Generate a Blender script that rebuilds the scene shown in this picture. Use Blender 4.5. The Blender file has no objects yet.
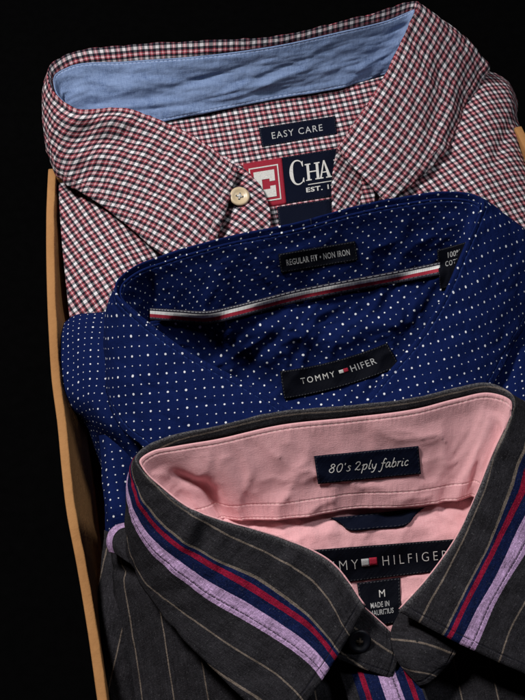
import bpy, bmesh, math, random
from mathutils import Vector, noise
from mathutils.bvhtree import BVHTree
from math import radians, sin, cos, tan, pi, exp, sqrt
random.seed(4)
S = bpy.context.scene
COL = S.collection
MM = 0.001
# ------------------------------------------------------------------ camera
TILT = radians(35); DIST = 0.62; TGT = Vector((0, 0, 0.08))
FWD = Vector((0, sin(TILT), -cos(TILT))); UP = Vector((0, cos(TILT), sin(TILT)))
CAMP = TGT - FWD * DIST
HFOV = 2 * math.atan(0.11 / DIST)
FPX = 262.5 / tan(HFOV / 2)
cam = bpy.data.cameras.new('camera'); co = bpy.data.objects.new('camera', cam); COL.objects.link(co)
co.location = CAMP; co.rotation_euler = (TILT, 0, 0)
cam.sensor_fit = 'HORIZONTAL'; cam.angle = HFOV; cam.clip_start = 0.01; cam.clip_end = 50
S.camera = co
# ------------------------------------------------------------------ world, lamps, exposure
W = bpy.data.worlds.new('World'); S.world = W; W.use_nodes = True
W.node_tree.nodes['Background'].inputs[0].default_value = (0.5, 0.55, 0.65, 1)
W.node_tree.nodes['Background'].inputs[1].default_value = 0.004
S.view_settings.view_transform = 'Standard'; S.view_settings.look = 'None'
S.view_settings.exposure = 0.0; S.view_settings.gamma = 1.0

def area(name, loc, aim, size, watts, col=(1, 1, 1)):
    l = bpy.data.lights.new(name, 'AREA'); l.shape = 'RECTANGLE'; l.size = size[0]; l.size_y = size[1]
    l.energy = watts; l.color = col
    o = bpy.data.objects.new(name, l); COL.objects.link(o); o.location = loc
    o.rotation_euler = (Vector(aim) - Vector(loc)).to_track_quat('-Z', 'Y').to_euler()
    return o
area('key_softbox', (-0.36, 0.15, 0.76), (0.0, 0.06, 0.08), (0.13, 0.13), 8.0, (1.0, 0.97, 0.94))
area('fill_softbox', (0.42, 0.06, 0.72), (0.0, 0.05, 0.08), (0.12, 0.12), 1.5, (0.92, 0.96, 1.0))

# ------------------------------------------------------------------ helpers: pixels of the photograph <-> world
def P(px, py, z):
    """point at height z (mm) seen at photo pixel (px, py)"""
    d = Vector((1, 0, 0)) * ((px - 262.5) / FPX) + UP * ((350 - py) / FPX) + FWD
    t = (z * MM - CAMP.z) / d.z
    return CAMP + d * t
def ray(px, py):
    return (Vector((1, 0, 0)) * ((px - 262.5) / FPX) + UP * ((350 - py) / FPX) + FWD).normalized()
def proj(p):
    r = p - CAMP; d = r.dot(FWD)
    return 262.5 + r.x / d * FPX, 350 - r.dot(UP) / d * FPX

class Spline:
    """non-uniform cubic through control values (Vectors or floats)"""
    def __init__(s, vals, knots):
        s.v = vals; s.k = knots; n = len(vals); s.m = []
        for i in range(n):
            if i == 0: t = (vals[1] - vals[0]) / (knots[1] - knots[0])
            elif i == n - 1: t = (vals[-1] - vals[-2]) / (knots[-1] - knots[-2])
            else:
                h0 = knots[i] - knots[i-1]; h1 = knots[i+1] - knots[i]
                a = (vals[i] - vals[i-1]) / h0; b = (vals[i+1] - vals[i]) / h1
                t = (a * h1 + b * h0) / (h0 + h1)
            s.m.append(t)
    def __call__(s, t):
        k = s.k; i = 0
        while i < len(k) - 2 and t > k[i+1]: i += 1
        h = k[i+1] - k[i]; x = (t - k[i]) / h
        a = 2*x**3 - 3*x**2 + 1; b = x**3 - 2*x**2 + x; c = 1 - a; d = x**3 - x**2
        return s.v[i]*a + s.m[i]*(b*h) + s.v[i+1]*c + s.m[i+1]*(d*h)

def empty(name, loc=(0, 0, 0)):
    o = bpy.data.objects.new(name, None); COL.objects.link(o); o.location = loc; o.empty_display_size = 0.02
    return o
def tag(o, label=None, cat=None, group=None, kind=None):
    for k, v in (('label', label), ('category', cat), ('group', group), ('kind', kind)):
        if v: o[k] = v
def link(name, me, mat, parent=None):
    o = bpy.data.objects.new(name, me); COL.objects.link(o)
    if mat: me.materials.append(mat)
    if parent:
        o.parent = parent
        org = Vector((0, 0, 0)); q = parent
        while q: org += q.location; q = q.parent
        o.location = -org
    for p in me.polygons: p.use_smooth = True
    return o

def fbm(p, o=3):
    a = 0; w = 1; f = 1
    for _ in range(o):
        a += w * noise.noise(p * f); w *= .5; f *= 2.03
    return a

BV = {}
def grid_mesh(name, G, mat, parent, attrs, thick=0.7, wr=(0.4, 16), creases=(), seed=0, aniso=None, off=0.0, rid=0.0, ridw=None):
    """G[j][i] of points -> one sheet of cloth; wr = (amplitude mm, wavelength mm)"""
    nv = len(G); nu = len(G[0])
    nrm = [[None]*nu for _ in range(nv)]
    for j in range(nv):
        for i in range(nu):
            a = G[j][min(i+1, nu-1)] - G[j][max(i-1, 0)]
            b = G[min(j+1, nv-1)][i] - G[max(j-1, 0)][i]
            n = a.cross(b)
            nrm[j][i] = n.normalized() if n.length > 1e-14 else Vector((0, 0, 1))
    mid = nrm[nv//2][nu//2]
    flip = mid.dot(-FWD) < 0
    so = Vector((seed*7.3, seed*3.1, seed*1.7))
    V = []
    for j in range(nv):
        for i in range(nu):
            p = G[j][i]; n = -nrm[j][i] if flip else nrm[j][i]
            d = 0
            if wr[0]:
                if aniso and attrs:
                    q = Vector((attrs['pu'][j][i]/aniso[0], attrs['pv'][j][i]/aniso[1], 0)) + so
                else:
                    q = p / (wr[1]*MM) + so
                d += wr[0] * fbm(q, 4)
            if rid:
                ra, rb = ridw or (26, 9)
                q = Vector((attrs['pu'][j][i]/ra, attrs['pv'][j][i]/rb, seed*2.3))
                q += Vector((noise.noise(q*.7+Vector((9, 1, 2))), noise.noise(q*.7+Vector((3, 8, 2))), 0))*.7
                d += rid*(1-2.2*sqrt(abs(noise.noise(q)))) + .45*rid*(1-2.2*sqrt(abs(noise.noise(q*2.1+Vector((4, 4, 4))))))
            if creases:
                x, y = proj(p)
                for (x0, y0, x1, y1, am, w) in creases:
                    dx, dy = x1-x0, y1-y0; L2 = dx*dx+dy*dy
                    t = max(0, min(1, ((x-x0)*dx + (y-y0)*dy)/L2))
                    e = (x-x0-t*dx)**2 + (y-y0-t*dy)**2
                    if e < 9*w*w:
                        s = ((x-x0)*dy - (y-y0)*dx)/sqrt(L2)/w
                        d += am * exp(-e/(w*w)) * sin(pi*min(1, max(0.0, .15+.7*t)))
            if attrs and 'ef' in attrs:                  # the fold itself is pressed, the lip sewn down
                e = attrs['ef'][j][i]; d *= .35 if e < 0 else min(1, .35+e/6)
            elif attrs and off and 'ea' in attrs: d *= min(1, attrs['ea'][j][i]/7)
            V.append(p + n*((d+off)*MM))
    F = []
    for j in range(nv-1):
        for i in range(nu-1):
            q = (j*nu+i, j*nu+i+1, (j+1)*nu+i+1, (j+1)*nu+i)
            F.append(q[::-1] if flip else q)
    me = bpy.data.meshes.new(name); me.from_pydata(V, [], F); me.update()
    for k, arr in (attrs or {}).items():
        at = me.attributes.new(k, 'FLOAT', 'POINT')
        at.data.foreach_set('value', [arr[j][i] for j in range(nv) for i in range(nu)])
    o = link(name, me, mat, parent)
    if thick:
        m = o.modifiers.new('cloth', 'SOLIDIFY'); m.thickness = thick*MM; m.offset = -1 if thick > 2 else 0
    o['_bv'] = 0
    del o['_bv']
    BV[o.name] = BVHTree.FromPolygons(V, F)
    return o

def tensor(rows, nu, nv):
    """rows of (px,py,z) controls -> fine grid of points"""
    R = [[P(*c) for c in r] for r in rows]
    nr = len(R); nc = len(R[0])
    ku = [0]
    for i in range(1, nc): ku.append(ku[-1] + sum((R[j][i]-R[j][i-1]).length for j in range(nr))/nr + 1e-6)
    kv = [0]
    for j in range(1, nr): kv.append(kv[-1] + sum((R[j][i]-R[j-1][i]).length for i in range(nc))/nc + 1e-6)
    su = [Spline(r, ku) for r in R]
    G = [[None]*nu for _ in range(nv)]
    for i in range(nu):
        t = ku[-1]*i/(nu-1)
        sv = Spline([s(t) for s in su], kv)
        for j in range(nv): G[j][i] = sv(kv[-1]*j/(nv-1))
    return G

def arcs(G):
    nv = len(G); nu = len(G[0])
    u = [[0.0]*nu for _ in range(nv)]; v = [[0.0]*nu for _ in range(nv)]
    for j in range(nv):
        for i in range(1, nu): u[j][i] = u[j][i-1] + (G[j][i]-G[j][i-1]).length/MM
    for i in range(nu):
        for j in range(1, nv): v[j][i] = v[j-1][i] + (G[j][i]-G[j-1][i]).length/MM
    return u, v
def patch(name, rows, mat, parent, nu=60, nv=60, grain=None, pvoff=0, puoff=0, use_arcs=False, **kw):
    G = tensor(rows, nu, nv)
    u, v = arcs(G)
    A = {'ea': v, 'eb': [[v[-1][i]-v[j][i] for i in range(nu)] for j in range(nv)],
         'ec': u, 'ed': [[u[j][-1]-u[j][i] for i in range(nu)] for j in range(nv)]}
    if use_arcs or not grain:
        A['pu'] = [[x+puoff for x in r] for r in u]; A['pv'] = [[x+pvoff for x in r] for r in v]
    else:
        c = G[nv//2][nu//2]
        n = (G[nv//2][nu-1]-G[nv//2][0]).cross(G[nv-1][nu//2]-G[0][nu//2]).normalized()
        x, y = proj(c); zc = c.z/MM
        a = P(x+grain[0]*20, y+grain[1]*20, zc) - c
        a = (a - n*a.dot(n)).normalized(); b = n.cross(a)
        A['pu'] = [[(p-c).dot(a)/MM+puoff for p in r] for r in G]
        A['pv'] = [[(p-c).dot(b)/MM+pvoff for p in r] for r in G]
    return grid_mesh(name, G, mat, parent, A, **kw)

def collar(root, cols, m_out, m_in, nu=230, wr_out=(0.35, 22), wr_in=(0.35, 20), creases_in=(), creases_out=(),
           aniso_in=None, seed=1, roll=2.6, bulge=3.0, in_grain=0, thick=0.5, lines=None, out_rot=(0, 0), rid_out=0, ridw_out=None, rid_in=0, ridw_in=None):
    """cols: dicts F, H, B (pixel+height, or ('o',dx,dy,dz) mm relative to F), seam mm, voff mm"""
    def pt(q, F=None):
        return F + Vector(q[1:])*MM if q[0] == 'o' else P(*q)
    F = [P(*c[0]) for c in cols]
    H = [pt(c[1], f) for c, f in zip(cols, F)]
    B = [pt(c[2], f) for c, f in zip(cols, F)]
    seam = [c[3] for c in cols]; voff = [c[4] for c in cols]
    k = [0]
    for i in range(1, len(F)):
        k.append(k[-1] + (F[i]-F[i-1]).length + .25*(H[i]-H[i-1]).length)
    sF, sH, sB, sS, sV = (Spline(a, k) for a in (F, H, B, seam, voff))
    ts = [k[-1]*i/(nu-1) for i in range(nu)]
    FF = [sF(t) for t in ts]; HH = [sH(t) for t in ts]; BB = [sB(t) for t in ts]
    SS = [max(.3, sS(t)) for t in ts]; VV = [sV(t) for t in ts]
    uF = [0]
    for i in range(1, nu): uF.append(uF[-1] + (FF[i]-FF[i-1]).length/MM)
    half = uF[-1]/2
    T = []
    win = max(4, nu//14)
    for i in range(nu):
        a = FF[min(nu-1, i+win)] - FF[max(0, i-win)]
        T.append(a.normalized())
    sk = [max(-.6, min(.6, (HH[i]-FF[i]).normalized().dot(T[i]))) for i in range(nu)]
    sg = nu/30
    SK = []
    for i in range(nu):
        w = [exp(-((i-j)/sg)**2) for j in range(nu)]
        SK.append(sum(a*b for a, b in zip(w, sk))/sum(w))
    NO = 56; NI = 48
    Go = [[None]*nu for _ in range(NO+9)]; Gi = [[None]*nu for _ in range(NI)]
    Ao = {n: [[0.0]*nu for _ in range(NO+9)] for n in ('pu', 'pv', 'ef', 'eh', 'ee')}
    Ai = {n: [[0.0]*nu for _ in range(NI)] for n in ('pu', 'pv', 'ea', 'eb', 'ee')}
    for i in range(nu):
        f, h, b = FF[i], HH[i], BB[i]
        din = (b-f); li = din.length; din.normalize(); do = (h-f); lo = do.length; do.normalize()
        r = min(roll*MM, li*.4, lo*.4)
        a_, c_ = f+din*r, f+do*r
        pc = 2*f - .5*(a_+c_)
        m = (f+h)/2 - b; m -= do*m.dot(do)
        bu = m.normalized()*min(bulge*MM, lo*.1) if m.length > 1e-9 else Vector((0, 0, 0))
        s = min(SS[i]*MM, li*.7)
        sec = []
        # inner lip from the seam up to the roll
        s2 = max(s, r+.2*MM)
        sec.append(f+din*s2)
        sec.append(f+din*((s2+r)/2))
        for q in range(7):
            x = q/6
            sec.append(a_*(1-x)**2 + pc*(2*x*(1-x)) + c_*x**2)
        for q in range(1, NO+1):
            x = q/NO
            sec.append(c_ + (h-c_)*x + bu*(4*x*(1-x)))
        acc = -s2/MM
        # distance along the section, zero at the fold's apex (index 5)
        ds = [0]
        for q in range(1, len(sec)): ds.append(ds[-1] + (sec[q]-sec[q-1]).length/MM)
        z0 = ds[5]
        for q, p in enumerate(sec):
            Go[q][i] = p
            d = ds[q]-z0
            Ao['ef'][q][i] = d; Ao['eh'][q][i] = ds[-1]-ds[q]
            Ao['pv'][q][i] = (d*sqrt(1-SK[i]**2) if d > 0 else d) + VV[i]
        for q in range(NI):
            x = q/(NI-1)
            d0 = s*0.93
            p = f+din*(d0+(li-d0)*x)
            Gi[q][i] = p
            Ai['ea'][q][i] = (li-d0)*x/MM; Ai['eb'][q][i] = (li-d0)*(1-x)/MM
    if lines:
        # woven stripes were cut a little off the cloth's straight grain: where each runs on the leaf
        tab = [[None]*nu for _ in lines]
        for k_, (vt, pl) in enumerate(lines):
            for i in range(nu):
                pp = [proj(Go[q][i]) for q in range(7, NO+9)]
                hit = None
                for q in range(len(pp)-1):
                    (x1, y1), (x2, y2) = pp[q], pp[q+1]
                    for (x3, y3), (x4, y4) in zip(pl[:-1], pl[1:]):
                        den = (x2-x1)*(y4-y3)-(y2-y1)*(x4-x3)
                        if abs(den) < 1e-9: continue
                        a = ((x3-x1)*(y4-y3)-(y3-y1)*(x4-x3))/den
                        b = ((x3-x1)*(y2-y1)-(y3-y1)*(x2-x1))/den
                        if 0 <= a < 1 and -.02 <= b <= 1.02:
                            hit = Ao['ef'][q+7][i]*(1-a)+Ao['ef'][q+8][i]*a; break
                    if hit is not None: break
                tab[k_][i] = hit
        n_half = nu//2
        for k_ in range(len(lines)):                     # fill the columns a stripe does not cross
            row = tab[k_]; known = [i for i in range(nu) if row[i] is not None]
            side = [i for i in known]
            if not side: continue
            for i in range(nu):
                if row[i] is None:
                    j = min(side, key=lambda x: abs(x-i))
                    row[i] = ('f', row[j] if not isinstance(row[j], tuple) else row[j][1], j)
        groups = [[k_ for k_ in range(len(lines)) if min(x for x, _ in lines[k_][1]) < 350],
                  [k_ for k_ in range(len(lines)) if min(x for x, _ in lines[k_][1]) >= 350]]
        D = [[0.0]*nu for _ in range(NO+9)]; ok = [0]*nu
        for i in range(nu):
            g = groups[0] if i < n_half else groups[1]
            an = [(tab[k_][i], lines[k_][0]) for k_ in g if tab[k_][i] is not None and not isinstance(tab[k_][i], tuple)]
            an.sort()
            an = [an[j] for j in range(len(an)) if j == 0 or (an[j][0]-an[j-1][0] > .6 and an[j][1] > an[j-1][1])]
            if len(an) < 3: continue
            ok[i] = 1
            for q in range(NO+9):
                d = Ao['ef'][q][i]
                if d <= an[0][0]: v = an[0][1] + (d-an[0][0])*min(1.3, (an[1][1]-an[0][1])/(an[1][0]-an[0][0]))
                elif d >= an[-1][0]: v = an[-1][1] + (d-an[-1][0])*1.0
                else:
                    for (d0, v0), (d1, v1) in zip(an[:-1], an[1:]):
                        if d0 <= d <= d1: v = v0+(v1-v0)*(d-d0)/(d1-d0); break
                D[q][i] = v - Ao['pv'][q][i]
        idx = [i for i in range(nu) if ok[i]]
        for i in range(nu):
            if not ok[i]:
                j = min(idx, key=lambda x: abs(x-i)); w = exp(-(abs(i-j)/14.0)**2)
                for q in range(NO+9): D[q][i] = D[q][j]*w
        for _ in range(10):                              # even it out along the leaf
            for q in range(NO+9):
                r_ = D[q]; D[q] = [(r_[max(0, i-1)]+2*r_[i]+r_[min(nu-1, i+1)])/4 for i in range(nu)]
        for q in range(NO+9):
            for i in range(nu): Ao['pv'][q][i] += D[q][i]
    # front-end distance
    for q in range(len(Go)):
        acc = 0; L = [0]
        for i in range(1, nu): acc += (Go[q][i]-Go[q][i-1]).length/MM; L.append(acc)
        for i in range(nu): Ao['ee'][q][i] = min(L[i], acc-L[i])
        d0, d1 = Ao['ef'][q][0], Ao['ef'][q][-1]
        mid_ = L[nu//2]
        for i in range(nu):
            if i <= nu//2: Ao['pu'][q][i] = L[i] + max(0, d0)*SK[2]
            else: Ao['pu'][q][i] = L[i] - acc + max(0, d1)*SK[-3] + uF[-1]
            g_ = radians(out_rot[0] if i <= nu//2 else out_rot[1])
            if g_:
                u_, v_ = Ao['pu'][q][i], Ao['pv'][q][i]
                Ao['pu'][q][i] = u_*cos(g_)-v_*sin(g_); Ao['pv'][q][i] = u_*sin(g_)+v_*cos(g_)
    if True:
        base_ = Ao['pu'][9]
        for q in range(9):
            g_ = [radians(out_rot[0] if i <= nu//2 else out_rot[1]) for i in range(nu)]
            for i in range(nu):
                if not g_[i]: Ao['pu'][q][i] = base_[i]
                else:
                    u9 = Ao['pu'][9][i]*cos(g_[i])+Ao['pv'][9][i]*sin(g_[i])
                    v_ = Ao['ef'][q][i]+VV[i]
                    Ao['pu'][q][i] = u9*cos(g_[i])-v_*sin(g_[i]); Ao['pv'][q][i] = u9*sin(g_[i])+v_*cos(g_[i])
    for q in range(NI):
        acc = 0; L = [0]
        for i in range(1, nu): acc += (Gi[q][i]-Gi[q][i-1]).length/MM; L.append(acc)
        for i in range(nu):
            Ai['ee'][q][i] = min(L[i], acc-L[i])
            u, v = uF[i], Ai['ea'][q][i]
            g = radians(in_grain)
            Ai['pu'][q][i] = u*cos(g)-v*sin(g); Ai['pv'][q][i] = u*sin(g)+v*cos(g)
    oc = grid_mesh('collar', Go, m_out, root, Ao, thick=thick, wr=wr_out, seed=seed, creases=creases_out, rid=rid_out, ridw=ridw_out)
    ol = grid_mesh('neckband', Gi, m_in, root, Ai, thick=0.6, wr=wr_in, seed=seed+3, creases=creases_in, aniso=aniso_in, off=0.8, rid=rid_in, ridw=ridw_in)
    return oc, ol

# ------------------------------------------------------------------ node helper
class NT:
    def __init__(s, name, rough=0.85, sheen=0.0):
        s.mat = bpy.data.materials.new(name); s.mat.use_nodes = True
        s.t = s.mat.node_tree; s.b = s.t.nodes['Principled BSDF']
        s.b.inputs['Roughness'].default_value = rough
        s.b.inputs['Specular IOR Level'].default_value = 0.18
        if sheen:
            s.b.inputs['Sheen Weight'].default_value = sheen; s.b.inputs['Sheen Roughness'].default_value = .6
    def _in(s, sock, v):
        if isinstance(v, (int, float)):
            sock.default_value = v
        elif isinstance(v, tuple):
            sock.default_value = v if len(v) == len(sock.default_value) else v + (1,)
        else: s.t.links.new(v, sock)
    def attr(s, n):
        a = s.t.nodes.new('ShaderNodeAttribute'); a.attribute_name = n; return a.outputs['Fac']
    def m(s, op, a, b=0.0, c=None):
        n = s.t.nodes.new('ShaderNodeMath'); n.operation = op
        s._in(n.inputs[0], a); s._in(n.inputs[1], b)
        if c is not None: s._in(n.inputs[2], c)
        return n.outputs[0]
    def mix(s, f, a, b, mode='MIX'):
        n = s.t.nodes.new('ShaderNodeMix'); n.data_type = 'RGBA'; n.blend_type = mode
        s._in(n.inputs[0], f); s._in(n.inputs[6], a); s._in(n.inputs[7], b); return n.outputs[2]
    def vec(s, x, y, z=0.0):
        n = s.t.nodes.new('ShaderNodeCombineXYZ')
        for i, v in enumerate((x, y, z)): s._in(n.inputs[i], v)
        return n.outputs[0]
    def noise(s, vec, scale=1.0, detail=3.0, rough=.5):
        n = s.t.nodes.new('ShaderNodeTexNoise'); s._in(n.inputs['Vector'], vec)
        n.inputs['Scale'].default_value = scale; n.inputs['Detail'].default_value = detail
        n.inputs['Roughness'].default_value = rough; return n.outputs['Fac']
    def ramp(s, f, stops, mode='LINEAR'):
        n = s.t.nodes.new('ShaderNodeValToRGB'); r = n.color_ramp; r.interpolation = mode
        while len(r.elements) > 1: r.elements.remove(r.elements[-1])
        r.elements[0].position = stops[0][0]; r.elements[0].color = tuple(stops[0][1]) + (1,)
        for p, c in stops[1:]:
            e = r.elements.new(p); e.color = tuple(c) + (1,)
        s._in(n.inputs[0], f); return n.outputs[0]
    def obj(s):
        return s.t.nodes.new('ShaderNodeTexCoord').outputs['Object']
    def bump(s, h, dist=0.0003, strength=0.6):
        if getattr(s, 'pk', None) is not None: h = s.m('ADD', h, s.m('MULTIPLY', s.pk, getattr(s, 'pkw', 3.4)))
        n = s.t.nodes.new('ShaderNodeBump'); n.inputs['Distance'].default_value = dist
        n.inputs['Strength'].default_value = strength; s._in(n.inputs['Height'], h)
        s.t.links.new(n.outputs[0], s.b.inputs['Normal'])
    def color(s, c): s._in(s.b.inputs['Base Color'], c)
    def band(s, x, lo, hi):
        return s.m('MULTIPLY', s.m('GREATER_THAN', x, lo), s.m('LESS_THAN', x, hi))
    def threads(s, pu, pv, fine=1.6):
        """two crossed sets of slubby yarns, 0..1"""
        a = s.noise(s.vec(s.m('MULTIPLY', pu, .35), s.m('MULTIPLY', pv, fine*2)), 1, 2)
        b = s.noise(s.vec(s.m('MULTIPLY', pu, fine*2), s.m('MULTIPLY', pv, .35), 7.3), 1, 2)
        return a, b
    def stitch(s, e, d, u, w=0.22, pitch=2.3, duty=.62):
        near = s.m('MAXIMUM', s.m('SUBTRACT', 1.0, s.m('DIVIDE', s.m('ABSOLUTE', s.m('SUBTRACT', e, d)), 4.5)), 0.0)
        pk = s.m('MULTIPLY', s.noise(s.vec(s.m('MULTIPLY', u, .55), s.m('MULTIPLY', e, .1)), 1, 2), near)
        s.pk = pk if getattr(s, 'pk', None) is None else s.m('ADD', s.pk, pk)
        line = s.m('LESS_THAN', s.m('ABSOLUTE', s.m('SUBTRACT', e, d)), w)
        dash = s.m('LESS_THAN', s.m('FRACT', s.m('DIVIDE', u, pitch)), duty)
        groove = s.m('SUBTRACT', 1.0, s.m('MINIMUM', s.m('MULTIPLY', s.m('ABSOLUTE', s.m('SUBTRACT', e, d)), 1.6), 1.0))
        return s.m('MULTIPLY', line, dash), groove

def label_mat(name, col, edge=(.10, .10, .11)):
    n = NT(name, .7); n.b.inputs['Specular IOR Level'].default_value = .04
    pu, pv = n.attr('pu'), n.attr('pv')
    rib = n.noise(n.vec(n.m('MULTIPLY', pu, .5), n.m('MULTIPLY', pv, 5.0)), 1, 2)
    c = n.mix(rib, tuple(x*.7 for x in col), tuple(x*1.5 for x in col))
    q, g = n.stitch(n.attr('ea'), .45, n.m('ADD', pu, pv), .16, 1.3, .5)
    nz = n.noise(n.obj(), 1400, 2)
    c = n.mix(n.m('MULTIPLY', q, n.m('MULTIPLY', nz, .55)), c, edge)
    n.color(c); n.bump(n.m('ADD', rib, n.m('MULTIPLY', q, .6)), .0002, .6)
    return n.mat
def plain(name, col, rough=.8, var=.15, scale=900, bump=.3, dist=.0002, spec=.18):
    n = NT(name, rough); n.b.inputs['Specular IOR Level'].default_value = spec
    f = n.noise(n.obj(), scale, 3)
    n.color(n.mix(f, tuple(c*(1-var) for c in col), tuple(min(1, c*(1+var)) for c in col)))
    n.bump(f, dist, bump)
    return n.mat

# ---- check cloth
def check_mat(name, stitches=()):
    n = NT(name, .9)
    pu, pv = n.attr('pu'), n.attr('pv')
    jig = n.noise(n.obj(), 260, 2)
    ju = n.m('ADD', pu, n.m('MULTIPLY', n.m('SUBTRACT', jig, .5), .55))
    jv = n.m('ADD', pv, n.m('MULTIPLY', n.m('SUBTRACT', jig, .5), .5))
    per = 5.35
    wht, blk, red, pnk = (.87, .85, .86), (.008, .009, .020), (.44, .08, .11), (.86, .58, .60)
    st = [(0, wht), (.28, blk), (.46, red), (.565, pnk), (.665, red), (.77, blk)]
    a = n.ramp(n.m('FRACT', n.m('DIVIDE', n.m('ADD', ju, 500), per)), st, 'CONSTANT')
    fb = n.m('FRACT', n.m('DIVIDE', n.m('ADD', jv, 500), per))
    b = n.ramp(fb, st, 'CONSTANT')
    mul = n.mix(1.0, a, b, 'MULTIPLY'); avg = n.mix(.5, a, b)
    c = n.mix(.52, mul, avg)
    bl = n.m('ADD', n.band(fb, .28, .46), n.m('GREATER_THAN', fb, .77))
    c = n.mix(n.m('MULTIPLY', bl, .5), c, blk)
    ta, tb = n.threads(pu, pv, 1.9)
    t = n.m('MULTIPLY', n.m('ADD', ta, tb), .5)
    c = n.mix(n.m('MULTIPLY', n.m('SUBTRACT', 1.0, t), .75), c, n.mix(1.0, c, (.45, .4, .45), 'MULTIPLY'))
    h = t
    for e, d in stitches:
        msk, gr = n.stitch(n.attr(e), d, pu)
        c = n.mix(n.m('MULTIPLY', msk, .25), c, (.6, .5, .52)); h = n.m('SUBTRACT', h, n.m('MULTIPLY', gr, .8))
    puck = n.noise(n.vec(n.m('MULTIPLY', pu, .22), n.m('MULTIPLY', pv, .12)), 1, 4)
    h = n.m('ADD', h, n.m('MULTIPLY', puck, 2.2))
    n.color(c); n.bump(h, .0005, .8)
    return n.mat

# ---- dotted cloth
def dot_mat(name, stitches=(), pitch=3.75):
    n = NT(name, .9)
    n.b.inputs['Specular IOR Level'].default_value = .06
    pu, pv = n.attr('pu'), n.attr('pv')
    jig = n.noise(n.obj(), 420, 2)
    jig2 = n.noise(n.vec(pu, pv, 3.0), .9, 2)
    def cell(off):
        x = n.m('ADD', n.m('DIVIDE', n.m('ADD', pu, 400), pitch), 0.0)
        y = n.m('ADD', n.m('DIVIDE', n.m('ADD', pv, 400), pitch), 0.0)
        return x, y
    x, y = cell(0)
    fx = n.m('SUBTRACT', n.m('FRACT', x), .5); fy = n.m('SUBTRACT', n.m('FRACT', y), .5)
    ix = n.m('FLOOR', x); iy = n.m('FLOOR', y)
    wn = n.t.nodes.new('ShaderNodeTexWhiteNoise'); wn.noise_dimensions = '2D'
    n.t.links.new(n.vec(ix, iy), wn.inputs['Vector'])
    sx = n.t.nodes.new('ShaderNodeSeparateColor'); n.t.links.new(wn.outputs['Color'], sx.inputs[0])
    fx = n.m('ADD', fx, n.m('MULTIPLY', n.m('SUBTRACT', sx.outputs[0], .5), .06))
    fy = n.m('ADD', fy, n.m('MULTIPLY', n.m('SUBTRACT', sx.outputs[1], .5), .06))
    ev = n.m('MULTIPLY', n.m('LESS_THAN', n.m('MODULO', ix, 2.0), .5), n.m('LESS_THAN', n.m('MODULO', iy, 2.0), .5))
    r = n.m('ADD', .100, n.m('MULTIPLY', ev, .048))
    r = n.m('ADD', r, n.m('MULTIPLY', n.m('SUBTRACT', sx.outputs[2], .5), .025))
    r = n.m('ADD', r, n.m('MULTIPLY', n.m('SUBTRACT', jig, .5), .13))
    d = n.m('SQRT', n.m('ADD', n.m('MULTIPLY', fx, fx), n.m('MULTIPLY', fy, fy)))
    msk = n.m('MINIMUM', n.m('MAXIMUM', n.m('MULTIPLY', n.m('SUBTRACT', r, d), 22.0), 0.0), 1.0)
    ta, tb = n.threads(pu, pv, 2.2)
    t = n.m('MULTIPLY', n.m('ADD', ta, tb), .5)
    big = n.noise(n.obj(), 60, 3)
    base = n.mix(t, (.0013, .0038, .030), (.0055, .016, .094))
    base = n.mix(n.m('MULTIPLY', big, .5), base, (.002, .005, .036))
    c = n.mix(n.m('MULTIPLY', msk, .92), base, n.mix(jig2, (.62, .65, .72), (.86, .86, .88)))
    h = n.m('ADD', t, n.m('MULTIPLY', msk, .8))
    for e, dd in stitches:
        q, gr = n.stitch(n.attr(e), dd, pu)
        c = n.mix(n.m('MULTIPLY', q, .3), c, (.03, .06, .2)); h = n.m('SUBTRACT', h, n.m('MULTIPLY', gr, 1.0))
    puck = n.noise(n.vec(n.m('MULTIPLY', pu, .25), n.m('MULTIPLY', pv, .15)), 1, 4)
    n.color(c); n.bump(n.m('ADD', h, n.m('MULTIPLY', puck, 2.0)), .0004, .8)
    return n.mat

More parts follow.
